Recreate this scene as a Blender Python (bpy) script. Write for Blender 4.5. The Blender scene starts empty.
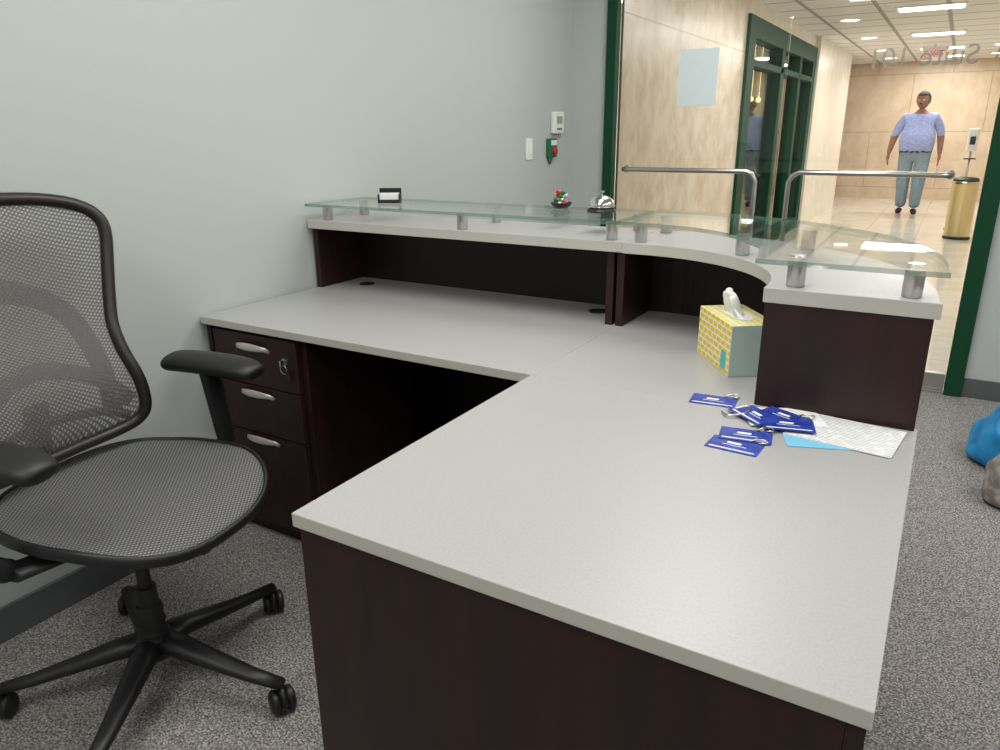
import bpy, bmesh, math, random
from mathutils import Vector, Matrix
random.seed(4)
S=bpy.context.scene
COL=S.collection
S.view_settings.view_transform='Standard'

# ---------------------------------------------------------------- materials
def srgb(r,g,b):
    f=lambda c:(c/255/12.92) if c/255<=.04045 else ((c/255+.055)/1.055)**2.4
    return (f(r),f(g),f(b),1)
def pm(name,rgb,rough=.5,metal=0,spec=.5,emit=0,emitc=None,alpha=1):
    m=bpy.data.materials.new(name);m.use_nodes=True
    b=m.node_tree.nodes['Principled BSDF']
    b.inputs['Base Color'].default_value=srgb(*rgb);b.inputs['Roughness'].default_value=rough
    b.inputs['Metallic'].default_value=metal;b.inputs['Specular IOR Level'].default_value=spec
    b.inputs['Alpha'].default_value=alpha
    if emit:
        b.inputs['Emission Color'].default_value=srgb(*(emitc or rgb));b.inputs['Emission Strength'].default_value=emit
    return m
def nd(m,t): return m.node_tree.nodes.new(t)
def lk(m,a,b): m.node_tree.links.new(a,b)
def noisemat(name,c1,c2,scale=50,rough=.5,lo=.4,hi=.6,stretch=(1,1,1),detail=4,bump=0,metal=0,spec=.5,c3=None,dist=0):
    m=pm(name,c1,rough,metal,spec);b=m.node_tree.nodes['Principled BSDF']
    tc=nd(m,'ShaderNodeTexCoord');mp=nd(m,'ShaderNodeMapping');mp.inputs['Scale'].default_value=stretch
    n=nd(m,'ShaderNodeTexNoise');n.inputs['Scale'].default_value=scale;n.inputs['Detail'].default_value=detail;n.inputs['Distortion'].default_value=dist
    r=nd(m,'ShaderNodeValToRGB');r.color_ramp.elements[0].position=lo;r.color_ramp.elements[1].position=hi
    r.color_ramp.elements[0].color=srgb(*c1);r.color_ramp.elements[1].color=srgb(*c2)
    if c3:
        e=r.color_ramp.elements.new((lo+hi)/2);e.color=srgb(*c3)
    lk(m,tc.outputs['Object'],mp.inputs['Vector']);lk(m,mp.outputs[0],n.inputs['Vector'])
    lk(m,n.outputs['Fac'],r.inputs[0]);lk(m,r.outputs[0],b.inputs['Base Color'])
    if bump:
        bp=nd(m,'ShaderNodeBump');bp.inputs['Strength'].default_value=bump;bp.inputs['Distance'].default_value=.01
        lk(m,n.outputs['Fac'],bp.inputs['Height']);lk(m,bp.outputs[0],b.inputs['Normal'])
    return m
def glassmat(name,tint,refl=.9):
    m=bpy.data.materials.new(name);m.use_nodes=True;nt=m.node_tree
    nt.nodes.remove(nt.nodes['Principled BSDF'])
    o=nt.nodes['Material Output'];t=nd(m,'ShaderNodeBsdfTransparent');t.inputs[0].default_value=tint
    g=nd(m,'ShaderNodeBsdfGlossy');g.inputs['Roughness'].default_value=.01;g.inputs[0].default_value=(1,1,1,1)
    fr=nd(m,'ShaderNodeFresnel');fr.inputs[0].default_value=1.45
    mu=nd(m,'ShaderNodeMath');mu.operation='MULTIPLY';mu.inputs[1].default_value=refl
    mx=nd(m,'ShaderNodeMixShader')
    lk(m,fr.outputs[0],mu.inputs[0]);lk(m,mu.outputs[0],mx.inputs[0]);lk(m,t.outputs[0],mx.inputs[1]);lk(m,g.outputs[0],mx.inputs[2]);lk(m,mx.outputs[0],o.inputs[0])
    return m
def meshweave(name,c1,c2,scale,alpha_lo,alpha_hi):
    m=pm(name,c1,.6);b=m.node_tree.nodes['Principled BSDF']
    tc=nd(m,'ShaderNodeTexCoord')
    ws=[]
    for ang in (.8,-.8):
        mp=nd(m,'ShaderNodeMapping');mp.inputs['Rotation'].default_value=(ang,0,ang)
        w=nd(m,'ShaderNodeTexWave');w.inputs['Scale'].default_value=scale;w.bands_direction='Y'
        lk(m,tc.outputs['Object'],mp.inputs['Vector']);lk(m,mp.outputs[0],w.inputs['Vector']);ws.append(w)
    mx=nd(m,'ShaderNodeMath');mx.operation='MULTIPLY'
    lk(m,ws[0].outputs['Fac'],mx.inputs[0]);lk(m,ws[1].outputs['Fac'],mx.inputs[1])
    r=nd(m,'ShaderNodeValToRGB');r.color_ramp.elements[0].color=srgb(*c1);r.color_ramp.elements[1].color=srgb(*c2)
    r.color_ramp.elements[0].position=.1;r.color_ramp.elements[1].position=.6
    lk(m,mx.outputs[0],r.inputs[0]);lk(m,r.outputs[0],b.inputs['Base Color'])
    mr=nd(m,'ShaderNodeMapRange');mr.inputs['From Min'].default_value=0;mr.inputs['From Max'].default_value=.5
    mr.inputs['To Min'].default_value=alpha_hi;mr.inputs['To Max'].default_value=alpha_lo
    lk(m,mx.outputs[0],mr.inputs['Value']);lk(m,mr.outputs[0],b.inputs['Alpha'])
    return m
def brickmat(name,c1,c2,mortar,scale,rough,bw=.5,rh=.25,ms=.02,rot=(0,0,0),offset=.5,noise=None,spec=.5):
    m=pm(name,c1,rough,0,spec);b=m.node_tree.nodes['Principled BSDF']
    tc=nd(m,'ShaderNodeTexCoord');mp=nd(m,'ShaderNodeMapping');mp.inputs['Rotation'].default_value=rot
    t=nd(m,'ShaderNodeTexBrick');t.offset=offset;t.inputs['Scale'].default_value=scale
    t.inputs['Color1'].default_value=srgb(*c1);t.inputs['Color2'].default_value=srgb(*c2);t.inputs['Mortar'].default_value=srgb(*mortar)
    t.inputs['Brick Width'].default_value=bw;t.inputs['Row Height'].default_value=rh;t.inputs['Mortar Size'].default_value=ms
    lk(m,tc.outputs['Object'],mp.inputs['Vector']);lk(m,mp.outputs[0],t.inputs['Vector'])
    if noise:
        sc,st,dark=noise
        mp2=nd(m,'ShaderNodeMapping');mp2.inputs['Scale'].default_value=st
        n=nd(m,'ShaderNodeTexNoise');n.inputs['Scale'].default_value=sc;n.inputs['Detail'].default_value=10;n.inputs['Roughness'].default_value=.7;n.inputs['Distortion'].default_value=.3
        lk(m,tc.outputs['Object'],mp2.inputs['Vector']);lk(m,mp2.outputs[0],n.inputs['Vector'])
        r=nd(m,'ShaderNodeValToRGB');r.color_ramp.elements[0].position=.36;r.color_ramp.elements[1].position=.62
        r.color_ramp.elements[0].color=srgb(*dark);r.color_ramp.elements[1].color=(1,1,1,1)
        lk(m,n.outputs['Fac'],r.inputs[0])
        mu=nd(m,'ShaderNodeMixRGB');mu.blend_type='MULTIPLY';mu.inputs[0].default_value=1
        lk(m,t.outputs['Color'],mu.inputs[1]);lk(m,r.outputs[0],mu.inputs[2]);lk(m,mu.outputs[0],b.inputs['Base Color'])
    else: lk(m,t.outputs['Color'],b.inputs['Base Color'])
    return m

M={}
M['wall']=noisemat('wall_paint',(181,187,184),(185,191,188),400,.55,bump=.04)
M['carpet']=noisemat('carpet',(76,73,72),(186,182,178),215,.95,.35,.65,detail=5,bump=.45,c3=(128,124,122))
M['ceil']=pm('ceiling_paint',(225,225,220),.9)
M['base']=pm('baseboard_vinyl',(84,88,89),.5)
M['lam']=noisemat('grey_laminate',(164,163,162),(169,168,167),220,.36,detail=2)
M['edge']=pm('edge_band',(194,191,182),.45)
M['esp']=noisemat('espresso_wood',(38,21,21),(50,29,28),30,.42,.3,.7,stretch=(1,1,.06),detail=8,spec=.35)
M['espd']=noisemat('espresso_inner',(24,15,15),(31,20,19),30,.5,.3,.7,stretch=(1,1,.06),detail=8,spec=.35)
M['blk']=pm('black_plastic',(22,22,24),.45)
M['blk2']=pm('black_soft',(22,22,23),.5)
M['chrome']=pm('brushed_steel',(200,198,194),.28,1)
M['satin']=pm('satin_nickel',(212,206,196),.4,.6)
M['green']=pm('green_frame',(22,66,44),.6,spec=.15)
M['glass']=glassmat('clear_glass',(.97,.98,.975,1))
M['deskglass']=glassmat('desk_glass',(.975,.985,.98,1),.45)
M['gedge']=pm('glass_edge',(96,134,120),.15,alpha=.55)
M['marble']=brickmat('cream_marble',(232,222,206),(226,215,198),(192,178,158),1,.3,1.5,1.2,.006,rot=(math.pi/2,0,math.pi/2),noise=(5,(1,1,.8),(222,211,198)))
M['marble2']=noisemat('column_marble',(232,224,210),(244,238,226),6,.25,.35,.65,stretch=(1,1,.7),detail=9)
M['hfloor']=brickmat('polished_tile',(232,227,217),(228,222,211),(206,197,183),1,.1,.6,.6,.006,offset=0,noise=(4,(1,1,1),(240,235,227)))
M['tan']=brickmat('tan_wall_panel',(222,202,178),(216,194,169),(190,167,142),1,.35,1.2,1.0,.008,rot=(math.pi/2,0,0),noise=(4,(1,1,.7),(236,229,220)))
M['hceil']=brickmat('ceiling_tile',(234,232,226),(231,228,221),(166,162,154),1,.9,.6,.6,.022,offset=0)
M['lamp']=pm('lamp_panel',(255,251,244),.5,emit=4)
M['lampr']=pm('room_lamp_panel',(255,252,244),.5,emit=3)
M['white']=pm('white_plastic',(232,233,230),.4)
M['darkroom']=pm('dark_room',(40,34,28),.7)

# ---------------------------------------------------------------- geometry
def link(o,parent=None):
    COL.objects.link(o)
    if parent: o.parent=parent
    return o
def grp(name,loc=(0,0,0),rz=0):
    e=bpy.data.objects.new(name,None);e.location=loc;e.rotation_euler=(0,0,rz);e.empty_display_size=.1
    return link(e)
def fin(name,bm,mats,parent=None,smooth=False,bevel=0,bseg=2,subd=0):
    bmesh.ops.recalc_face_normals(bm,faces=bm.faces)
    me=bpy.data.meshes.new(name);bm.to_mesh(me);bm.free()
    if not isinstance(mats,(list,tuple)): mats=[mats]
    for m in mats: me.materials.append(m)
    if smooth:
        for p in me.polygons: p.use_smooth=True
    o=bpy.data.objects.new(name,me);link(o,parent)
    if bevel:
        b=o.modifiers.new('b','BEVEL');b.width=bevel;b.segments=bseg;b.limit_method='ANGLE'
    if subd:
        s=o.modifiers.new('s','SUBSURF');s.levels=subd;s.render_levels=subd
    return o
def box(name,x0,x1,y0,y1,z0,z1,mat,parent=None,bevel=0,rz=0):
    bm=bmesh.new();bmesh.ops.create_cube(bm,size=1)
    c=Vector(((x0+x1)/2,(y0+y1)/2,(z0+z1)/2))
    for v in bm.verts:
        v.co=Vector((v.co.x*(x1-x0),v.co.y*(y1-y0),v.co.z*(z1-z0)))
    o=fin(name,bm,mat,parent,bevel=bevel)
    o.location=c;o.rotation_euler=(0,0,rz)
    return o
def prism(name,pts,z0,z1,mats,parent=None,bevel=0,side=0):
    bm=bmesh.new()
    lo=[bm.verts.new((x,y,z0)) for x,y in pts];hi=[bm.verts.new((x,y,z1)) for x,y in pts]
    bm.faces.new(lo[::-1]);bm.faces.new(hi)
    n=len(pts)
    for i in range(n):
        f=bm.faces.new((lo[i],lo[(i+1)%n],hi[(i+1)%n],hi[i]));f.material_index=side
    return fin(name,bm,mats,parent,bevel=bevel)
def arc(cx,cy,r,a0,a1,n=24):
    return [(cx+r*math.cos(math.radians(a0+(a1-a0)*i/n)),cy+r*math.sin(math.radians(a0+(a1-a0)*i/n))) for i in range(n+1)]
def tube(name,pts,rad,mat,parent=None,n=12,closed=False,up=(0,0,1),bm=None,cap=True):
    own=bm is None
    if own: bm=bmesh.new()
    P=[Vector(p) for p in pts];N=len(P);rings=[]
    if not isinstance(rad,list): rad=[rad]*N
    prev=None
    for i in range(N):
        if closed: d=(P[(i+1)%N]-P[i-1])
        else: d=P[min(i+1,N-1)]-P[max(i-1,0)]
        d.normalize()
        if prev is None:
            u=Vector(up)
            if abs(u.dot(d))>.95: u=Vector((1,0,0))
        else: u=prev
        u=(u-d*u.dot(d)).normalized();prev=u;w=d.cross(u)
        r=rad[min(i,len(rad)-1)];a,b=(r if isinstance(r,(tuple,list)) else (r,r))
        rings.append([bm.verts.new(P[i]+w*a*math.cos(2*math.pi*k/n)+u*b*math.sin(2*math.pi*k/n)) for k in range(n)])
    rng=range(N if closed else N-1)
    for i in rng:
        A=rings[i];B=rings[(i+1)%N]
        for k in range(n): 
            f=bm.faces.new((A[k],A[(k+1)%n],B[(k+1)%n],B[k]))
    if not closed and cap:
        bm.faces.new(rings[0][::-1]);bm.faces.new(rings[-1])
    if own: return fin(name,bm,mat,parent,smooth=True)
def lathe(name,prof,mat,parent=None,loc=(0,0,0),n=32,smooth=True,axis='z'):
    bm=bmesh.new();rings=[]
    for r,z in prof:
        if r<1e-6: rings.append([bm.verts.new((0,0,z))]);continue
        rings.append([bm.verts.new((r*math.cos(2*math.pi*k/n),r*math.sin(2*math.pi*k/n),z)) for k in range(n)])
    for A,B in zip(rings,rings[1:]):
        for k in range(n):
            q=[A[k%len(A)],A[(k+1)%len(A)],B[(k+1)%len(B)],B[k%len(B)]]
            q2=[]
            for v in q:
                if v not in q2:q2.append(v)
            if len(q2)>2:
                try: bm.faces.new(q2)
                except: pass
    if axis=='y': bmesh.ops.rotate(bm,verts=bm.verts,cent=(0,0,0),matrix=Matrix.Rotation(math.pi/2,3,'X'))
    if axis=='x': bmesh.ops.rotate(bm,verts=bm.verts,cent=(0,0,0),matrix=Matrix.Rotation(math.pi/2,3,'Y'))
    o=fin(name,bm,mat,parent,smooth=smooth);o.location=loc
    if smooth:
        e=o.modifiers.new('e','EDGE_SPLIT');e.split_angle=math.radians(40)
    return o
def crom(pts,n=8,closed=False):
    P=[Vector(p) for p in pts];out=[];N=len(P)
    for i in range(N if closed else N-1):
        if closed: p0,p1,p2,p3=P[i-1],P[i],P[(i+1)%N],P[(i+2)%N]
        else: p0,p1,p2,p3=P[max(i-1,0)],P[i],P[i+1],P[min(i+2,N-1)]
        for k in range(n):
            t=k/n
            out.append(.5*((2*p1)+(p2-p0)*t+(2*p0-5*p1+4*p2-p3)*t*t+(3*p1-p0-3*p2+p3)*t**3))
    if not closed: out.append(P[-1])
    return out
def lerpt(t,tab):
    for (a,va),(b,vb) in zip(tab,tab[1:]):
        if t<=b:
            k=(t-a)/(b-a)
            return va+(vb-va)*k
    return tab[-1][1]
def smt(tab,n=6):
    P=crom([(a,b,0) for a,b in tab],n);return [(p.x,p.y) for p in P]

# ---------------------------------------------------------------- room shell
XW=-2.04;YG=4.24;XR=2.9;YB=-2.4;ZC=2.65
box('floor',XW-.1,XR+.1,YB-.1,YG+.03,-.1,0,M['carpet'])
box('ceiling',XW-.1,XR+.1,YB-.1,YG,ZC,ZC+.1,M['ceil'])
box('wall_left',XW-.1,XW,YB,YG+.1,0,ZC,M['wall'])
box('wall_right',XR,XR+.1,YB,YG+.1,0,ZC,M['wall'])
box('wall_back',XW,XR,YB-.1,YB,0,ZC,M['wall'])
box('wall_far_left',XW,-1.81,YG,YG+.1,0,ZC,M['wall'])
box('wall_far_right',.20,XR,YG,YG+.1,0,ZC,M['wall'])
box('wall_far_header',-1.81,.20,YG,YG+.1,2.5,ZC,M['wall'])
box('baseboard_left',XW,XW+.012,YB,YG,0,.1,M['base'],bevel=.003)
box('baseboard_far',.20,XR,YG-.012,YG,0,.1,M['base'],bevel=.003)
fr=grp('door_frame',(0,YG,0))
box('jamb_left',-1.81,-1.752,-.03,.08,0,2.5,M['green'],fr,.003)
box('jamb_right',.122,.20,-.03,.08,0,2.5,M['green'],fr,.003)
box('head',-1.752,.122,-.03,.08,2.44,2.5,M['green'],fr,.003)
box('threshold',-1.752,.122,-.02,.08,0,.012,M['chrome'],fr)
def door(name,x0,x1,hx0,hx1,vx):
    g=grp(name,(0,YG+.02,0))
    box('pane',x0,x1,0,.012,.10,2.43,M['glass'],g)
    box('rail_bottom',x0,x1,-.012,.024,.014,.10,M['chrome'],g,.002)
    zz=1.09
    s=1 if vx>(hx0+hx1)/2 else -1
    far=hx0 if s>0 else hx1
    pts=[(far,-.005,zz),(far,-.06,zz),(far+s*.04,-.065,zz),(vx-s*.05,-.065,zz),(vx-s*.02,-.065,zz-.015),(vx,-.065,zz-.05),(vx,-.065,.2),(vx,-.06,.15),(vx,-.005,.13)]
    tube('pull_bar',pts,.013,M['chrome'],g)
    lathe('bar_mount',[(0,0),(.022,0),(.022,.012),(0,.012)],M['chrome'],g,(far,-.002,zz),axis='y')
    return g
door('door_1',-1.748,-.832,-1.67,-.93,-.915)
door('door_2',-.824,.118,-.73,-.02,-.745)
box('paper_notice',-1.39,-1.175,YG+.008,YG+.0095,1.43,1.72,noisemat('notice_paper',(214,226,228),(198,210,212),70,.8,.55,.75,stretch=(1,1,6)))
tx=bpy.data.curves.new('suite_lettering','FONT');tx.body='Suite 101';tx.size=.125;tx.extrude=.0008;tx.align_x='CENTER'
to=link(bpy.data.objects.new('suite_lettering',tx));to.location=(-.22,YG+.036,1.585);to.rotation_euler=(math.pi/2,0,math.pi)
tx.materials.append(pm('frosted_vinyl',(200,196,188),.8,alpha=.65))

def area(name,loc,sx,sy,power,col=(1,1,1),rot=(0,0,0)):
    l=bpy.data.lights.new(name,'AREA');l.shape='RECTANGLE';l.size=sx;l.size_y=sy;l.energy=power;l.color=col
    o=link(bpy.data.objects.new(name,l));o.location=loc;o.rotation_euler=rot;return o
for i,(x,y) in enumerate([(-1.0,-.6),(-.8,1.3),(-.8,3.1),(1.5,-.6),(1.5,1.3),(1.5,3.1)]):
    g=grp('ceiling_light' if i==0 else 'ceiling_light.%03d'%i,(x,y,ZC))
    box('trim',-.32,.32,-.62,.62,-.02,0,M['white'],g)
    box('diffuser',-.29,.29,-.59,.59,-.026,-.02,M['lampr'],g)
    a=area('lamp',(0,0,-.035),.56,1.16,18 if i not in (1,) else 21,(1,.99,.97));a.parent=g

# ---------------------------------------------------------------- hallway
XH=-1.80;YE=16.2;ZH=2.42
box('floor_hall',-5,3.2,YG+.03,YE+.1,-.1,0,M['hfloor'])
box('ceiling_hall',-5,3.2,YG+.1,YE+.1,ZH,ZH+.1,M['hceil'])
box('wall_hall_left',XH-.15,XH,YG+.1,7.35,0,ZH,M['marble'])
box('wall_hall_left_header',XH-.15,XH,7.35,11.0,2.28,ZH,M['marble2'])
box('wall_hall_column',XH-.15,XH+.06,11.0,14.2,0,ZH,M['marble2'])
box('wall_hall_end',-5,3.2,YE,YE+.1,0,ZH,M['tan'])
box('wall_hall_right',2.0,2.15,YG+.1,YE,0,ZH,M['marble2'])
box('wall_hall_recess',-4.2,-4.1,11.2,YE,0,ZH,M['tan'])
sf=grp('storefront_window',(XH,0,0))
def sfb(n,y0,y1,z0,z1,x0=-.10,x1=.03): box(n,x0,x1,y0,y1,z0,z1,M['green'],sf,.003)
sfb('jamb_1',7.35,7.60,0,2.28);sfb('jamb_2',10.8,11.0,0,2.28);sfb('head',7.60,10.8,2.1,2.28);sfb('mullion',8.85,9.0,0,2.1)
sfb('transom',7.60,10.8,1.86,1.92);sfb('sill',7.60,10.8,0,.15);sfb('mullion_2',9.9,10.0,0,2.1)
box('pane',-.05,-.04,7.6,10.8,.15,2.1,glassmat('dark_glass',(.7,.78,.7,1),.5),sf)
box('wall_shop_back',-4.95,-4.85,7.3,11.1,0,ZH,M['darkroom'])
box('wall_shop_side1',-4.9,XH-.15,7.25,7.35,0,ZH,M['darkroom'])
box('wall_shop_side2',-4.9,XH-.15,11.0,11.1,0,ZH,M['darkroom'])
ch=grp('pendant_lights',(-2.9,9.3,0))
bm=bmesh.new()
for i in range(9):
    for j in range(3):
        bmesh.ops.create_icosphere(bm,subdivisions=2,radius=.034,matrix=Matrix.Translation((-.7+j*.6,-1.5+i*.42,1.66)))
        bmesh.ops.create_cone(bm,segments=6,radius1=.004,radius2=.004,depth=.74,matrix=Matrix.Translation((-.7+j*.6,-1.5+i*.42,2.05)))
fin('bulbs',bm,pm('warm_bulb',(255,205,140),.5,emit=6),ch,True)
k=0
for y in (5.6,7.6,9.6,11.6,13.6,15.2):
    for x in (-1.25,.3):
        g=grp('recessed_downlight' if k==0 else 'recessed_downlight.%03d'%k,(x,y,ZH));k+=1
        lathe('ring',[(.09,0),(.12,-.006),(.12,0)],M['white'],g)
        lathe('lens',[(0,-.004),(.09,-.004),(.09,0),(0,0)],M['lamp'],g)
for i,y in enumerate((6.6,9.0,11.5,13.6,15.2)):
    g=grp('hall_ceiling_light' if i==0 else 'hall_ceiling_light.%03d'%i,(-.45,y,ZH))
    box('trim',-.31,.31,-.16,.16,-.012,0,M['white'],g);box('diffuser',-.28,.28,-.13,.13,-.018,-.012,M['lamp'],g)
    a=area('lamp',(0,0,-.03),1.0,.5,34,(1,.965,.915));a.parent=g
ex=grp('exit_sign',(-.52,13.0,0))
box('housing',-.16,.16,0,.05,2.2,2.38,M['white'],ex,.005);box('stem',-.02,.02,.01,.04,2.38,ZH,M['white'],ex)
et=bpy.data.curves.new('letters','FONT');et.body='EXIT';et.size=.13;et.extrude=.002;et.align_x='CENTER'
et.materials.append(pm('exit_red',(220,50,40),.5,emit=.5));eo=link(bpy.data.objects.new('letters',et),ex);eo.location=(0,-.003,2.245);eo.rotation_euler=(math.pi/2,0,0)
tc=grp('trash_can',(.13,10.65,0))
brass=pm('brass',(210,190,140),.25,1)
lathe('body',[(0,.015),(.14,.015),(.14,.64),(.145,.65),(.145,.67),(.138,.68),(0,.68)],brass,tc)
lathe('foot',[(0,0),(.148,0),(.148,.03),(.14,.035)],M['blk'],tc)
lathe('lid',[(.138,.68),(.138,.70),(.12,.72),(.09,.725),(.085,.69),(0,.69)],M['blk'],tc)
hs=grp('hand_sanitizer_stand',(.13,11.6,0))
lathe('foot',[(0,0),(.15,0),(.15,.012),(.03,.03),(.02,.04)],M['blk'],hs)
tube('post',[(0,0,.03),(0,0,1.25)],.015,M['chrome'],hs)
box('dispenser',-.06,.06,-.10,-.01,1.00,1.28,M['white'],hs,.015);box('window',-.03,.03,-.105,-.1,1.08,1.18,M['blk'],hs)
box('tray',-.07,.07,-.12,.0,.90,.915,M['blk'],hs,.004)

# ---------------------------------------------------------------- reception desk
D=grp('reception_desk',(0,0,0))
ZT=.75;tt=.024;cx,cy=-.72,1.568;Ro,Ri=.733,.422;x0,x1=-2.03,.015;yf=.706;yi=1.49;xi=-.808;yb=2.301
ys=1.545
def top(name,pts,z0,z1): return prism(name,pts,z0,z1,[M['lam'],M['edge']],D,bevel=.0015,side=1)
top('worktop_return',[(xi,yf),(x1,yf),(x1,yi),(xi,yi)],ZT-tt,ZT)
top('worktop_corner',[(xi,yi+.0012),(x1,yi+.0012),(x1,ys+.018)]+arc(cx,cy+.003,.694,0,90)+[(xi,cy+.694)],ZT-tt,ZT)
top('worktop_main',[(x0,yi),(xi-.0012,yi),(xi-.0012,yb-.035),(x0,yb-.035)],ZT-tt,ZT)
top('ledge_straight',[(x0,2.0),(-.787,2.0),(-.787,yb),(x0,yb)],.975,1.006)
top('ledge_curved',[(-.298,ys-.005)]+arc(cx,cy,Ri,0,90)+[(-.784,cy+Ri),(-.784,yb)]+arc(cx,cy,Ro,90,0)+[(x1+.004,ys-.005)],.975,1.006)
def pan(n,a,b,c,d,e,f,m='esp',bv=.001): return box(n,a,b,c,d,e,f,M[m],D,bv)
pan('end_panel',-.294,.009,ys,ys+.018,ZT,.975)
prism('curved_front',arc(cx,cy+.003,.716,0,90,32)+arc(cx,cy+.003,.696,90,0,32),0,.975,[M['esp'],M['esp']],D)
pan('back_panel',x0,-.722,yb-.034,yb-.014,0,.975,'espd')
pan('cubby_side_left',x0,x0+.022,2.025,yb-.035,ZT,.975)
pan('cubby_divider_1',-.845,-.822,2.025,yb-.035,ZT,.975)
pan('cubby_divider_2',-.812,-.789,2.025,yb-.035,ZT,.975)
pan('return_front',-.804,-.009,yf+.010,yf+.028,0,ZT-tt)
pan('return_side',-.0085,.011,yf+.010,ys+.018,0,ZT-tt)
pan('main_end_left',x0+.001,x0+.018,yi+.02,yb-.04,0,ZT-tt)
pan('support_gable',-.80,-.782,1.75,2.2,0,ZT-tt)
for i,(gx,gy) in enumerate([(-1.90,2.16),(-.93,2.17)]):
    lathe('grommet_%d'%i,[(0,.003),(.012,.003),(.014,0.001),(.020,.002),(.028,.003),(.031,0),(0,0)],M['blk'],D,(gx,gy,ZT))
pan('pedestal_carcass',-2.01,-1.60,yi+.035,2.02,.0,ZT-tt,'esp')
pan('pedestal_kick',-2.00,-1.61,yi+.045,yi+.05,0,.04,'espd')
def drawer(n,z0,z1,hz):
    pan(n,-1.998,-1.625,yi+.016,yi+.034,z0,z1,'esp',.002)
    xc=-1.815;h_=.074
    pts=[(xc-h_,yi+.016,hz-.008)]+[(xc-h_+2*h_*i/12,yi+.016-.022*math.sin(math.pi*i/12)**.6,hz+.006*math.cos(math.pi*(i-6)/12)) for i in range(1,12)]+[(xc+h_,yi+.016,hz-.008)]
    tube(n+'_pull',pts,[(.003,.006+.006*math.sin(math.pi*i/12)) for i in range(13)],M['satin'],D)
drawer('drawer_top',.545,.712,.672);drawer('drawer_middle',.378,.541,.517);drawer('drawer_file',.045,.374,.357)
lathe('lock',[(0,0),(.012,0),(.012,.006),(0,.008)],M['chrome'],D,(-1.675,yi+.016,.645),axis='y',n=16)
tube('key_ring',[(-1.675+.014*math.cos(a*.524),yi+.006,.622+.014*math.sin(a*.524)) for a in range(12)],.0013,M['chrome'],D,n=6,closed=True)
box('key',-1.679,-1.671,yi-.006,yi+.01,.635,.653,M['chrome'],D);box('key_tag',-1.667,-1.649,yi+.004,yi+.007,.585,.62,M['blk'],D,.001)
G=grp('glass_counter_top',(0,0,0))
gz0,gz1=1.058,1.068
prism('pane_straight',[(-2.0,1.965),(-.80,1.965),(-.80,2.285),(-2.0,2.285)],gz0,gz1,[M['deskglass'],M['gedge']],G,side=1)
prism('pane_curved',[(-.795,1.965),(-.72,1.965)]+arc(cx,cy,.39,88,40,10)+[(-.345,1.70),(-.314,1.51),(.022,1.51)]+arc(cx,cy,.738,0,90)+[(-.795,2.312)],gz0,gz1,[M['deskglass'],M['gedge']],G,side=1)
si=0
for sx,sy in [(-1.96,2.04),(-1.96,2.24),(-1.36,2.03),(-1.36,2.25),(-.835,2.03),(-.835,2.25),(-.745,2.03),(-.745,2.25),(-.245,1.58),(-.035,1.58),(cx+.46*.62,cy+.46*.785),(cx+.67*.62,cy+.67*.785)]:
    lathe('standoff_%d'%si,[(0,0),(.0165,0),(.018,.002),(.018,.051),(0,.051)],M['chrome'],G,(sx,sy,1.0065),n=20);si+=1
for sx,sy in [(-.245,1.58),(-.035,1.58)]:
    lathe('standoff_cap_%d'%si,[(0,.002),(.015,.002),(.016,0),(0,0)],M['chrome'],G,(sx,sy,gz1),n=20);si+=1

# ---------------------------------------------------------------- things on the desk
tb=grp('tissue_box',(-.39,1.70,ZT+.0005),math.atan2(.81,-.585))
L,W,Hh=.215,.115,.125
bm=bmesh.new();bmesh.ops.create_cube(bm,size=1)
for v in bm.verts: v.co=Vector(((v.co.x+.5)*L,(v.co.y-.5)*W,(v.co.z+.5)*Hh))
bm.normal_update()
for f in bm.faces:
    n=f.normal
    f.material_index=0 if abs(n.y)>.5 else (1 if abs(n.x)>.5 else 2)
def cart(name,c1,c2,mo,bw,rh,ms,rot):
    return brickmat(name,c1,c2,mo,1,.5,bw,rh,ms,rot=rot)
yel=cart('tissue_yellow',(238,200,36),(238,208,60),(240,240,222),.030,.016,.0026,(math.pi/2,0,0))
teal=cart('tissue_teal',(64,150,158),(84,168,172),(200,220,214),.018,.012,.0014,(math.pi/2,0,math.pi/2))
ytop=cart('tissue_top',(236,204,60),(226,210,100),(212,226,216),.035,.018,.003,(0,0,0))
fin('carton',bm,[yel,teal,ytop],tb,bevel=.001)
bm=bmesh.new();pp=[bm.verts.new((L/2+.065*math.cos(a/20*6.283),-W/2+.028*math.sin(a/20*6.283),Hh+.0012)) for a in range(20)];bm.faces.new(pp)
fin('opening',bm,M['white'],tb)
box('price_label',L*.10,L*.10+.03,.0004,.0012,.012,.055,pm('cyan_label',(90,190,190),.5),tb)
bm=bmesh.new();n1=18;rows=[]
for j in range(8):
    t=j/7;row=[]
    for i in range(n1+1):
        s=i/n1*2-1;w=.052*(1-.65*t)
        row.append(bm.verts.new((L/2+s*w+.018*t*t+.004*math.sin(7*t+3*s),-W/2+.015*math.sin(s*7+t*3)*(1-.3*t)+.02*t,Hh-.01+.075*t*(1-.25*abs(s)))))
    rows.append(row)
for a,b in zip(rows,rows[1:]):
    for i in range(n1): bm.faces.new((a[i],a[i+1],b[i+1],b[i]))
o=fin('tissue',bm,pm('tissue_white',(240,240,236),.9),tb,True);o.modifiers.new('s','SOLIDIFY').thickness=.0012

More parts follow.
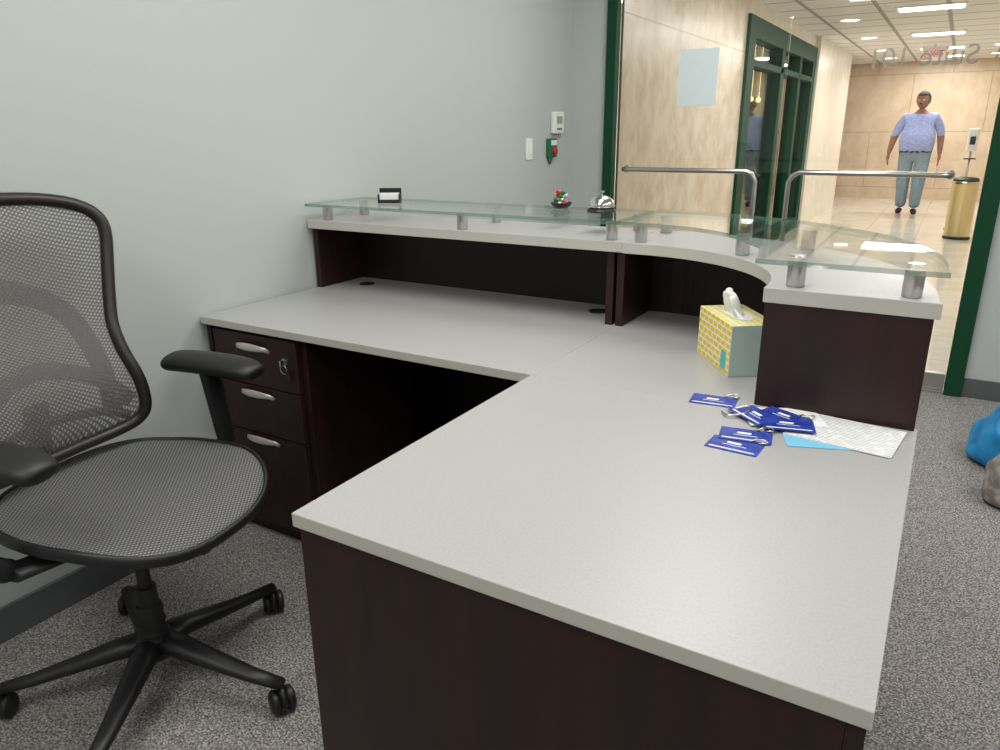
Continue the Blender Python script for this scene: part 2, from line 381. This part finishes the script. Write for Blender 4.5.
def sheet(name,c,w,h,rz,z,mat,t=.0006):
    return box(name,c[0]-w/2,c[0]+w/2,c[1]-h/2,c[1]+h/2,z,z+t,mat,None,0,rz)
txt=pm('printed_text',(236,236,232),.7);b=txt.node_tree.nodes['Principled BSDF']
tcn=nd(txt,'ShaderNodeTexCoord');sep=nd(txt,'ShaderNodeSeparateXYZ');lk(txt,tcn.outputs['Object'],sep.inputs[0])
mm=nd(txt,'ShaderNodeMath');mm.operation='MULTIPLY';mm.inputs[1].default_value=800;lk(txt,sep.outputs['Y'],mm.inputs[0])
sn=nd(txt,'ShaderNodeMath');sn.operation='SINE';lk(txt,mm.outputs[0],sn.inputs[0])
nz=nd(txt,'ShaderNodeTexNoise');nz.inputs['Scale'].default_value=60;lk(txt,tcn.outputs['Object'],nz.inputs['Vector'])
ad=nd(txt,'ShaderNodeMath');ad.operation='MULTIPLY';lk(txt,sn.outputs[0],ad.inputs[0]);lk(txt,nz.outputs['Fac'],ad.inputs[1])
rp=nd(txt,'ShaderNodeValToRGB');rp.color_ramp.elements[0].position=.30;rp.color_ramp.elements[1].position=.42
rp.color_ramp.elements[0].color=srgb(230,231,230);rp.color_ramp.elements[1].color=srgb(140,142,148)
lk(txt,ad.outputs[0],rp.inputs[0]);lk(txt,rp.outputs[0],b.inputs['Base Color'])
sky=pm('light_blue_paper',(120,190,222),.6);cblue=noisemat('card_blue',(30,48,134),(48,70,168),30,.35);wht=pm('paper_white',(235,235,232),.7)
z=ZT+.0006
sheet('folded_brochure',(-.165,1.445),.11,.16,.35,z,sky)
sheet('printed_document',(-.105,1.465),.19,.145,-.12,z+.0008,txt,.0022)
sheet('envelope',(-.225,1.49),.15,.10,.45,z+.0032,wht,.001)
def card(i,c,rz,zz,clip=True):
    g=grp('badge_card' if i==0 else 'badge_card.%03d'%i,(c[0],c[1],zz),rz)
    box('card',-.048,.048,-.031,.031,0,.001,cblue,g,.0004)
    box('stripe',-.042,.042,-.024,-.020,.001,.0013,wht,g)
    box('logo',-.016,.010,.004,.012,.001,.0013,wht,g);box('logo_line',-.022,.022,-.004,-.002,.001,.0013,wht,g)
    if clip:
        tube('clip',[(.02,.026,.003),(.03,.036,.006),(.045,.04,.006),(.05,.032,.004),(.036,.026,.003)],.0018,M['chrome'],g,n=8)
card(0,(-.375,1.525),.1,z);card(1,(-.275,1.305),-.05,z);card(2,(-.268,1.36),.15,z+.0016);card(3,(-.225,1.49),-.45,z+.0045);card(4,(-.275,1.465),-.7,z+.0062,False)
card(5,(-.205,1.44),.25,z+.0078,False)
tube('lanyard_clip',crom([(-.33,1.47,z+.003),(-.30,1.50,z+.009),(-.29,1.47,z+.008),(-.32,1.44,z+.005),(-.34,1.46,z+.003)],5),.0022,M['chrome'],None,n=8)

be=grp('service_bell',(-.93,2.17,gz1+.0003))
lathe('base',[(0,0),(.044,0),(.046,.004),(.042,.011),(.03,.013),(0,.013)],M['blk'],be)
lathe('dome',[(.040,.016),(.041,.019),(.039,.028),(.032,.040),(.020,.048),(.008,.051),(0,.0515)],pm('bell_chrome',(225,225,225),.08,1),be)
lathe('plunger',[(0,.05),(.003,.05),(.003,.058),(.008,.060),(.008,.063),(.003,.065),(0,.065)],M['chrome'],be,n=16)
bh=grp('business_card_holder',(-1.74,2.13,gz1+.0003),.5)
box('tray',-.040,.040,-.02,.025,0,.006,M['blk'],bh,.001);box('front_lip',-.040,.040,-.022,-.018,0,.012,M['blk'],bh,.001)
for q,n in ((-.040,'side_left'),(.036,'side_right')): prism(n,[(q,-.02),(q+.004,-.02),(q+.004,.025),(q,.025)],0,.03,M['blk'],bh)
box('back',-.040,.040,.021,.025,0,.05,M['blk'],bh,.001);box('cards',-.034,.034,-.010,.010,.006,.034,wht,bh)
cd=grp('candy_dish',(-1.10,2.23,gz1+.0003))
lathe('dish',[(0,0),(.022,0),(.032,.010),(.036,.018),(.033,.018),(.028,.010),(.02,.005),(0,.005)],M['blk'],cd)
cols=[pm('candy_red',(190,30,40),.3),pm('candy_green',(50,120,50),.3),pm('candy_silver',(200,200,205),.2,.5)]
for i in range(14):
    bm=bmesh.new();bmesh.ops.create_icosphere(bm,subdivisions=2,radius=.010,matrix=Matrix.Diagonal((1.25,.9,.8,1)))
    o=fin('candy_%d'%i,bm,cols[i%3],cd,True)
    a=i*2.4;r=.020*math.sqrt((i%5)/5)*(1-.04*i);o.location=(r*math.cos(a),r*math.sin(a),.014+.012*(i//4));o.rotation_euler=(a,a*1.3,a)

# ---------------------------------------------------------------- wall devices
th=grp('thermostat',(XW,4.04,0))
box('body',0,.028,-.062,.062,1.29,1.41,M['white'],th,.008);box('display',.028,.030,-.035,.035,1.345,1.385,pm('lcd',(150,164,148),.3),th)
for i in range(3): box('button_%d'%i,.028,.031,-.03+i*.022,-.016+i*.022,1.31,1.322,M['base'],th,.001)
sw=grp('light_switch',(XW,3.72,0))
box('plate',0,.006,-.037,.037,1.155,1.27,M['white'],sw,.003);box('rocker',.006,.012,-.014,.014,1.185,1.24,pm('rocker',(240,240,238),.35),sw,.002)
gk=grp('emergency_release_switch',(XW,3.97,0))
box('backbox',0,.03,-.045,.045,1.16,1.265,pm('release_green',(24,110,74),.4),gk,.006)
lathe('button',[(0,0),(.022,0),(.022,.012),(.018,.016),(0,.017)],pm('release_red',(180,32,30),.4),gk,(.03,0,1.195),axis='x',n=20)
box('label',.030,.0312,-.035,.035,1.228,1.255,M['white'],gk)
tube('tether',crom([(.004,-.02,1.165),(.008,-.025,1.14),(.010,-.01,1.125),(.008,.01,1.15),(.004,.02,1.165)],6),.003,M['blk'],gk,n=6)

# ---------------------------------------------------------------- bags on the carpet at right
def sack(name,loc,rx,ry,h,mat,rz=0,seed=1,handle=None):
    g=grp(name,loc,rz);rnd=random.Random(seed)
    bm=bmesh.new();rows=[];n=36
    ph=[rnd.uniform(0,6.28) for _ in range(8)]
    for j in range(15):
        t=j/14;row=[]
        w=lerpt(t,[(0,.92),(.12,1.02),(.5,.95),(.8,.72),(1,.50)])
        for i in range(n):
            a=2*math.pi*i/n
            k=1+.05*math.sin(3*a+ph[0]+4*t)+.035*math.sin(7*a+ph[1]-6*t)+.03*math.sin(11*a+ph[2]+9*t)*t
            c,s=math.cos(a),math.sin(a);e=.7
            row.append(bm.verts.new((rx*w*k*math.copysign(abs(c)**e,c),ry*(w if t<.6 else w*.7)*k*math.copysign(abs(s)**e,s),h*t*(1+.07*math.sin(2*a+ph[3])*t))))
        rows.append(row)
    bm.faces.new(rows[0][::-1])
    for a,b in zip(rows,rows[1:]):
        for i in range(n): bm.faces.new((a[i],a[(i+1)%n],b[(i+1)%n],b[i]))
    fin('body',bm,mat,g,True,subd=1)
    for yy in (-.04,.04):
        tube('handle_%d'%(yy>0),crom([(-rx*.35,yy,h*.9),(-rx*.3,yy*1.3,h*1.15),(0,yy*2,h*1.28),(rx*.3,yy*1.3,h*1.15),(rx*.35,yy,h*.9)],6),[(.012,.003)]*25,handle,g)
    return g
bl=noisemat('blue_nylon',(18,120,190),(40,160,220),9,.45,bump=.3)
sack('blue_tote_bag',(.425,3.42,0),.20,.15,.29,bl,.4,2,bl)
sack('grey_handbag',(.40,3.02,0),.13,.10,.26,noisemat('grey_bag',(128,120,116),(172,162,154),30,.7,bump=.3),.2,5,M['blk'])

# ---------------------------------------------------------------- office chair
C=grp('office_chair',(-1.585,.905,0),math.radians(10))
bx,by=.055,-.055
weave=meshweave('back_mesh',(86,83,82),(158,155,153),46,.42,.92)
weave2=meshweave('seat_mesh',(66,66,68),(130,129,130),46,.95,1)
frm=pm('chair_frame',(34,29,28),.4)
A0=14-10
for k in range(5):
    a=math.radians(A0+72*k);c,s=math.cos(a),math.sin(a)
    pts=[(bx+r*c,by+r*s,z) for r,z in ((.02,.125),(.08,.12),(.17,.102),(.27,.084),(.352,.076))]
    tube('leg_%d'%k,pts,[(.036,.028),(.032,.024),(.027,.018),(.021,.014),(.017,.012)],M['blk'],C)
    ex_,ey_=bx+.348*c,by+.348*s
    tube('caster_stem_%d'%k,[(ex_,ey_,.05),(ex_,ey_,.085)],.009,M['blk'],C)
    sa_=a+.9+k*1.7;ux,uy=math.cos(sa_),math.sin(sa_)
    for sgn in (-1,1):
        w=lathe('caster_wheel_%d_%d'%(k,sgn>0),[(0,-.009),(.024,-.009),(.029,-.005),(.030,0),(.029,.006),(.022,.011),(.010,.012),(0,.012)] if sgn>0 else [(0,.009),(.024,.009),(.029,.005),(.030,0),(.029,-.006),(.022,-.011),(.010,-.012),(0,-.012)],M['blk2'],C,(ex_+ux*.017*sgn,ey_+uy*.017*sgn,.030),n=24)
        w.rotation_euler=(0,math.pi/2,sa_)
    bmh=bmesh.new();bmesh.ops.create_uvsphere(bmh,u_segments=16,v_segments=10,radius=1)
    for v in list(bmh.verts):
        if v.co.z<-.05: v.co.z=-.05
    for v in bmh.verts: v.co=Vector((v.co.x*.013,v.co.y*.034,v.co.z*.036))
    h=fin('caster_hood_%d'%k,bmh,M['blk'],C,True);h.location=(ex_,ey_,.032);h.rotation_euler=(0,0,sa_)
lathe('hub',[(0,.09),(.045,.09),(.05,.10),(.045,.145),(.03,.155),(0,.155)],M['blk'],C,(bx,by,0))
lathe('gas_lift_outer',[(0,.15),(.026,.15),(.024,.28),(0,.28)],M['blk'],C,(bx,by,0))
lathe('gas_lift_rings',[(.03,.15),(.033,.155),(.028,.17),(.033,.185),(.028,.20),(.032,.215),(.027,.23)],M['blk2'],C,(bx,by,0))
lathe('gas_lift_piston',[(0,.28),(.016,.28),(.016,.42),(0,.42)],M['blk'],C,(bx,by,0))
tube('tilt_mechanism',[(-.16,-.01,.42),(-.10,-.02,.415),(0,-.03,.405),(.08,-.02,.42),(.13,-.01,.44)],[(.05,.03),(.075,.035),(.085,.038),(.07,.03),(.04,.02)],M['blk'],C,n=16)
lathe('tension_knob',[(0,-.035),(.03,-.035),(.036,-.025),(.036,.025),(.028,.035),(0,.035)],M['blk'],C,(.135,.05,.37),n=20)
tube('seat_crossbar',[(-.02,-.30,.445),(-.02,-.15,.42),(-.02,0,.415),(-.02,.15,.42),(-.02,.30,.445)],[(.03,.015)]*5,M['blk'],C)
def seatz(x,y):
    z=.516-.014*math.cos(min(abs(y)/.29,1)*math.pi/2)
    if x>.10: z-=.045*((x-.10)/.17)**2
    if x<-.12: z+=.015*((-.12-x)/.12)
    return z
def seatpt(r,a,dz=0):
    c,s=math.cos(a),math.sin(a);e=.74
    x=.015+.268*r*math.copysign(abs(c)**e,c);y=.282*r*math.copysign(abs(s)**e,s)
    y*=1-.08*max(0,-x/.25)
    return Vector((x,y,seatz(x,y)+dz))
bm=bmesh.new();n=64;prev=None;cen=bm.verts.new(seatpt(0,0))
for j in range(1,13):
    row=[bm.verts.new(seatpt(j/12,2*math.pi*i/n)) for i in range(n)]
    for i in range(n):
        if prev is None: bm.faces.new((cen,row[i],row[(i+1)%n]))
        else: bm.faces.new((prev[i],row[i],row[(i+1)%n],prev[(i+1)%n]))
    prev=row
o=fin('seat_mesh',bm,weave2,C,True);o.modifiers.new('s','SOLIDIFY').thickness=.006
tube('seat_rim',[seatpt(1.0,2*math.pi*i/n,-.008) for i in range(n)],[(.007,.014)]*n,M['blk'],C,closed=True)
bm=bmesh.new();prev=None;cen=bm.verts.new((.0,0,.455))
for j in range(1,9):
    t=j/8;row=[]
    for i in range(n):
        p=seatpt(.98*t,2*math.pi*i/n);row.append(bm.verts.new((p.x,p.y,p.z-.045+.035*t**3)))
    for i in range(n):
        if prev is None: bm.faces.new((cen,row[i],row[(i+1)%n]))
        else: bm.faces.new((prev[i],row[i],row[(i+1)%n],prev[(i+1)%n]))
    prev=row
fin('seat_pan',bm,M['blk'],C,True)
PX=smt([(0,-.20),(.12,-.18),(.3,-.185),(.45,-.215),(.6,-.255),(.8,-.295),(.93,-.315),(1,-.335)])
PZ=smt([(0,.56),(.12,.62),(.3,.71),(.45,.79),(.6,.88),(.8,1.015),(.93,1.10),(1,1.17)])
WD=smt([(0,.210),(.12,.224),(.25,.222),(.40,.212),(.52,.216),(.65,.24),(.85,.278),(1,.292)])
def backpt(s,t):
    x=lerpt(t,PX);z=lerpt(t,PZ)
    q=abs(2*t-1);w=lerpt(t,WD)*((1-q**20)**(1/2.4) if q<1 else 0)
    return Vector((x+.055*(s*w/.25)**2-.02,s*w,z))
bm=bmesh.new();m=60;k2=20;rows=[]
tsl=[min(max(.5-.5*math.cos(math.pi*j/m),.0006),.9994) for j in range(m+1)]
for t in tsl: rows.append([bm.verts.new(backpt(-1+2*i/k2,t)) for i in range(k2+1)])
for a,b in zip(rows,rows[1:]):
    for i in range(k2): bm.faces.new((a[i],a[i+1],b[i+1],b[i]))
fin('back_mesh',bm,weave,C,True)
edge=[backpt(1,t) for t in tsl]+[backpt(-1,t) for t in tsl[::-1]]
ee=[edge[0]]
for p in edge[1:]:
    while (p-ee[-1]).length>.03: ee.append(ee[-1]+(p-ee[-1]).normalized()*.02)
    if (p-ee[-1]).length>.004: ee.append(p)
if (ee[0]-ee[-1]).length>.03:
    a_,b_=ee[-1],ee[0];nn=int((b_-a_).length/.02)
    for i in range(1,nn): ee.append(a_+(b_-a_)*i/nn)
tube('back_frame',ee,[(.016,.018)]*len(ee),frm,C,closed=True,up=(1,0,0))
tube('spine',crom([(-.12,0,.42),(-.23,0,.44),(-.285,0,.51),(-.28,0,.60),(-.265,0,.68)],6),[(.035,.014)]*25,M['blk'],C,up=(1,0,0))
tube('lumbar_arch',crom([(-.235,-.19,.60),(-.255,-.19,.74),(-.30,-.145,.89),(-.325,0,.96),(-.30,.145,.89),(-.255,.19,.74),(-.235,.19,.60)],6),[(.030,.007)]*37,M['blk'],C,up=(1,0,0))
tube('lumbar_band',crom([(-.175,-.20,.64),(-.235,-.14,.72),(-.262,0,.765),(-.235,.14,.72),(-.175,.20,.64)],6),[(.022,.006)]*25,M['blk'],C,up=(1,0,0))
tube('lumbar_band_lower',crom([(-.18,-.19,.60),(-.235,-.14,.62),(-.262,0,.63),(-.235,.14,.62),(-.18,.19,.60)],6),[(.012,.006)]*25,frm,C,up=(1,0,0))
for sgn,nm in ((1,'far'),(-1,'near')):
    y=(.30 if sgn>0 else .325)*sgn;px=.018 if sgn>0 else .035
    tube('arm_post_'+nm,crom([(px+.01-(.06 if sgn<0 else 0),.22*sgn,.445),(px+.01-(.07 if sgn<0 else 0),.29*sgn,.45),(px+.005-(.08 if sgn<0 else 0),y+.012*sgn,.49),(px-(.07 if sgn<0 else 0),y+.008*sgn,.57),(px-.005-(.05 if sgn<0 else 0),y,.67),(px-.01-(.04 if sgn<0 else 0),y,.715)],5),[(.022,.014)]*6+[(.026+.0007*i,.017) for i in range(20)],M['blk'],C,up=(0,1,0))
    pad=[(px-.145,y,.722),(px-.13,y,.725),(px-.10,y,.730),(px-.01,y,.732),(px+.08,y,.730),(px+.125,y,.725),(px+.145,y,.716)]
    tube('arm_pad_'+nm,crom(pad,4),[(.016+.036*math.sin(min(1,max(0,i/24))*math.pi)**.35,.010+.018*math.sin(min(1,i/24)*math.pi)**.4) for i in range(25)],M['blk2'],C,n=20)

# ---------------------------------------------------------------- walking man
def skin(name,V,E,Rr,mats,parent,sub=2,matfn=None,root=0,post=None):
    me=bpy.data.meshes.new(name);me.from_pydata([Vector(v) for v in V],E,[]);o=bpy.data.objects.new(name,me);COL.objects.link(o)
    sk=o.modifiers.new('skin','SKIN');sk.use_smooth_shade=True
    for i,r in enumerate(Rr):
        me.skin_vertices[0].data[i].radius=r if isinstance(r,tuple) else (r,r);me.skin_vertices[0].data[i].use_root=(i==root)
    ss=o.modifiers.new('sub','SUBSURF');ss.levels=sub;ss.render_levels=sub
    bpy.context.view_layer.update()
    ev=o.evaluated_get(bpy.context.evaluated_depsgraph_get());m2=bpy.data.meshes.new_from_object(ev)
    bpy.data.objects.remove(o);o2=bpy.data.objects.new(name,m2)
    m2.materials.clear()
    for m_ in (mats if isinstance(mats,list) else [mats]): m2.materials.append(m_)
    if post:
        for v in m2.vertices: v.co=post(v.co)
    for p in m2.polygons:
        p.use_smooth=True
        p.material_index=matfn(p.center) if matfn else 0
    return link(o2,parent)
MN=grp('walking_man',(-.575,13.4,0),0)
skinm=pm('skin',(142,98,76),.6);shirt=noisemat('lavender_shirt',(140,152,204),(160,172,220),40,.8);jeans=noisemat('faded_jeans',(112,132,150),(134,152,166),60,.85)
belt=pm('belt',(40,30,26),.5);hair=pm('black_hair',(20,18,18),.7);shoe=pm('black_shoe',(22,22,24),.4)
V=[(0,0,.98),(0,-.04,1.10),(0,-.03,1.26),(0,.0,1.40),(0,.005,1.49),(0,-.005,1.57),
   (.18,.0,1.42),(.255,.015,1.32),(.305,.03,1.14),(.325,-.03,.94),(.33,-.045,.89),
   (-.18,.0,1.42),(-.255,.015,1.32),(-.325,.03,1.14),(-.36,-.02,.94),(-.365,-.035,.89),
   (.11,0,.88),(.105,-.03,.50),(.10,-.02,.28),(.10,.0,.09),
   (-.11,0,.88),(-.11,.03,.50),(-.10,.06,.28),(-.10,.09,.09)]
E=[(0,1),(1,2),(2,3),(3,4),(4,5),(3,6),(6,7),(7,8),(8,9),(9,10),(3,11),(11,12),(12,13),(13,14),(14,15),(0,16),(16,17),(17,18),(18,19),(0,20),(20,21),(21,22),(22,23)]
Rr=[(.195,.145),(.225,.185),(.22,.165),(.18,.125),(.085,.08),(.064,.066),
    (.10,.10),(.085,.085),(.058,.056),(.040,.036),(.030,.026),(.10,.10),(.085,.085),(.058,.056),(.040,.036),(.030,.026),
    (.125,.125),(.10,.10),(.086,.088),(.08,.082),(.125,.125),(.10,.10),(.086,.088),(.08,.082)]
def mf(c):
    if (abs(c.x)>.25 and c.z<1.17): return 0
    if c.z>1.485 and abs(c.x)<.1: return 0
    if c.z>.95: return 1
    if c.z>.925: return 3
    return 2
def heavy(co):
    k=math.exp(-((co.z-1.12)/.17)**2)*math.exp(-(abs(co.x)/.22)**6)
    return Vector((co.x*(1+.34*k),co.y*(1+.25*k)-.03*k,co.z))
skin('body',V,E,Rr,[skinm,shirt,jeans,belt],MN,3,mf,post=heavy)
for sg in (1,-1):
    wx,wy,wz=(.328 if sg>0 else -.363),-.04 if sg>0 else -.03,.90
    V=[(wx,wy,wz),(wx+.003*sg,wy-.005,wz-.05),(wx+.003*sg,wy-.008,wz-.085)]
    E=[(0,1),(1,2)];Rr=[(.024,.02),(.018,.036),(.015,.038)]
    skin('palm_%s'%('l' if sg>0 else 'r'),V,E,Rr,skinm,MN,2)
    for q,(dy,ln) in enumerate([(-.034,.070),(-.012,.080),(.010,.074),(.030,.058)]):
        b=Vector((wx+.003*sg,wy-.008+dy,wz-.075))
        F_=[b,b+Vector((0,-.002,-.30*ln-.012)),b+Vector((-.006*sg,-.004,-.7*ln-.012)),b+Vector((-.018*sg,-.006,-ln-.012))]
        skin('finger_%d_%s'%(q,'l' if sg>0 else 'r'),F_,[(0,1),(1,2),(2,3)],[.0095,.009,.0085,.0075],skinm,MN,1)
    b=Vector((wx,wy-.03,wz-.035))
    skin('thumb_%s'%('l' if sg>0 else 'r'),[b,b+Vector((-.004*sg,-.025,-.022)),b+Vector((-.008*sg,-.036,-.048)),b+Vector((-.010*sg,-.038,-.068))],[(0,1),(1,2),(2,3)],[.013,.011,.0095,.008],skinm,MN,1)
for n_,x,y in (('l',.10,-.01),('r',-.10,.08)):
    V=[(x,y+.05,.05),(x,y,.055),(x*1.08,y-.09,.045),(x*1.15,y-.17,.035),(x,y,.10)]
    o=skin('shoe_'+n_,V,[(0,1),(1,2),(2,3),(1,4)],[(.045,.045),(.048,.05),(.048,.042),(.038,.03),(.05,.05)],shoe,MN,2,root=1)
    for v in o.data.vertices:
        if v.co.z<.004: v.co.z=.004
HD=bpy.data.objects.new('head_pivot',None);link(HD,MN);HD.location=(0,-.015,1.675);HD.rotation_euler=(.05,0,-.30);HD.scale=(1.12,1.1,1.02)
bm=bmesh.new();bmesh.ops.create_uvsphere(bm,u_segments=40,v_segments=28,radius=1)
for v in bm.verts:
    x,y,z_=v.co
    w=.080*(1-.18*max(0,-z_)**1.5);X=x*w;Y=y*.098;Z=z_*.122
    if z_<-.2 and y<0: Y*=1-.12*(-z_)
    nb=math.exp(-((X/.013)**2)-(((Z+.015)/.026)**2))
    if y<0: Y-=.024*nb*(1 if Z<.01 else .6)
    for s_ in (-1,1):
        if y<0: Y+=.010*math.exp(-(((X-s_*.031)/.016)**2)-(((Z-.012)/.011)**2))
    if y<0:
        Y-=.005*math.exp(-((Z-.034)/.009)**2)*math.exp(-(X/.05)**2)
        Y-=.007*math.exp(-(X/.024)**2-((Z+.058)/.010)**2)
        Y-=.010*math.exp(-(X/.03)**2-((Z+.10)/.016)**2)
    v.co=(X,Y,Z)
fin('head',bm,skinm,HD,True)
for s_ in (-1,1):
    bm=bmesh.new();bmesh.ops.create_uvsphere(bm,u_segments=16,v_segments=10,radius=.0115)
    o=fin('eye_%d'%(s_>0),bm,pm('eye_white',(220,215,208),.3),HD,True);o.location=(s_*.031,-.079,.012)
    bm=bmesh.new();bmesh.ops.create_uvsphere(bm,u_segments=12,v_segments=8,radius=.006)
    o=fin('iris_%d'%(s_>0),bm,hair,HD,True);o.location=(s_*.031,-.0875,.012)
    tube('brow_%d'%(s_>0),[(s_*.014,-.097,.034),(s_*.03,-.096,.039),(s_*.048,-.083,.034)],[(.002,.003),(.003,.004),(.002,.002)],hair,HD,n=8)
    bm=bmesh.new();bmesh.ops.create_uvsphere(bm,u_segments=16,v_segments=12,radius=1)
    for v in bm.verts: v.co=Vector((v.co.x*.008+.006*s_*max(0,v.co.y),v.co.y*.018,v.co.z*.031))
    o=fin('ear_%d'%(s_>0),bm,skinm,HD,True);o.location=(s_*.082,.005,.0)
tube('mouth',[(-.024,-.086,-.056),(-.01,-.095,-.058),(.01,-.095,-.058),(.024,-.086,-.056)],[(.002,.002),(.003,.004),(.003,.004),(.002,.002)],pm('lips',(120,66,58),.5),HD,n=8)
tube('moustache',[(-.028,-.090,-.046),(-.01,-.100,-.040),(.01,-.100,-.040),(.028,-.090,-.046)],[(.002,.003),(.003,.006),(.003,.006),(.002,.003)],hair,HD,n=8)
bm=bmesh.new();bmesh.ops.create_uvsphere(bm,u_segments=40,v_segments=28,radius=1)
kill=[v for v in bm.verts if (v.co.y<-.25 and v.co.z<.52) or v.co.z<-.35 or (v.co.y<.1 and v.co.z<.1)]
bmesh.ops.delete(bm,geom=kill,context='VERTS')
for v in bm.verts:
    x,y,z_=v.co;v.co=(x*.0885,y*.108+.002,z_*.136+.002)
o=fin('hair',bm,hair,HD,True);o.modifiers.new('s','SOLIDIFY').thickness=.008
tube('collar',[(.082*math.cos(a),.07*math.sin(a),1.495+.012*math.sin(a)) for a in [math.pi*2*i/20 for i in range(20)]],[(.006,.014)]*20,shirt,MN,closed=True)

# ---------------------------------------------------------------- world + camera
w=bpy.data.worlds.new('world');S.world=w;w.use_nodes=True
w.node_tree.nodes['Background'].inputs[0].default_value=(.9,.95,1,1);w.node_tree.nodes['Background'].inputs[1].default_value=.25
f,yaw,pit,rol,H=734.74,.5417,.3221,-.0096,1.3147
sp,cp=math.sin(pit),math.cos(pit);sa,ca=math.sin(yaw),math.cos(yaw)
F=Vector((-sa*cp,ca*cp,-sp));R=Vector((ca,sa,0));U=Vector((-sa*sp,ca*sp,cp))
c,s=math.cos(rol),math.sin(rol)
R2=R*c+U*s;U2=U*c-R*s
cam=bpy.data.cameras.new('camera');cam.sensor_width=36;cam.lens=f*36/1000;cam.clip_start=.05;cam.clip_end=100
co=link(bpy.data.objects.new('camera',cam))
mt=Matrix.Identity(4)
for i in range(3):
    mt[i][0]=R2[i];mt[i][1]=U2[i];mt[i][2]=-F[i]
mt[2][3]=H
co.matrix_world=mt
S.camera=co
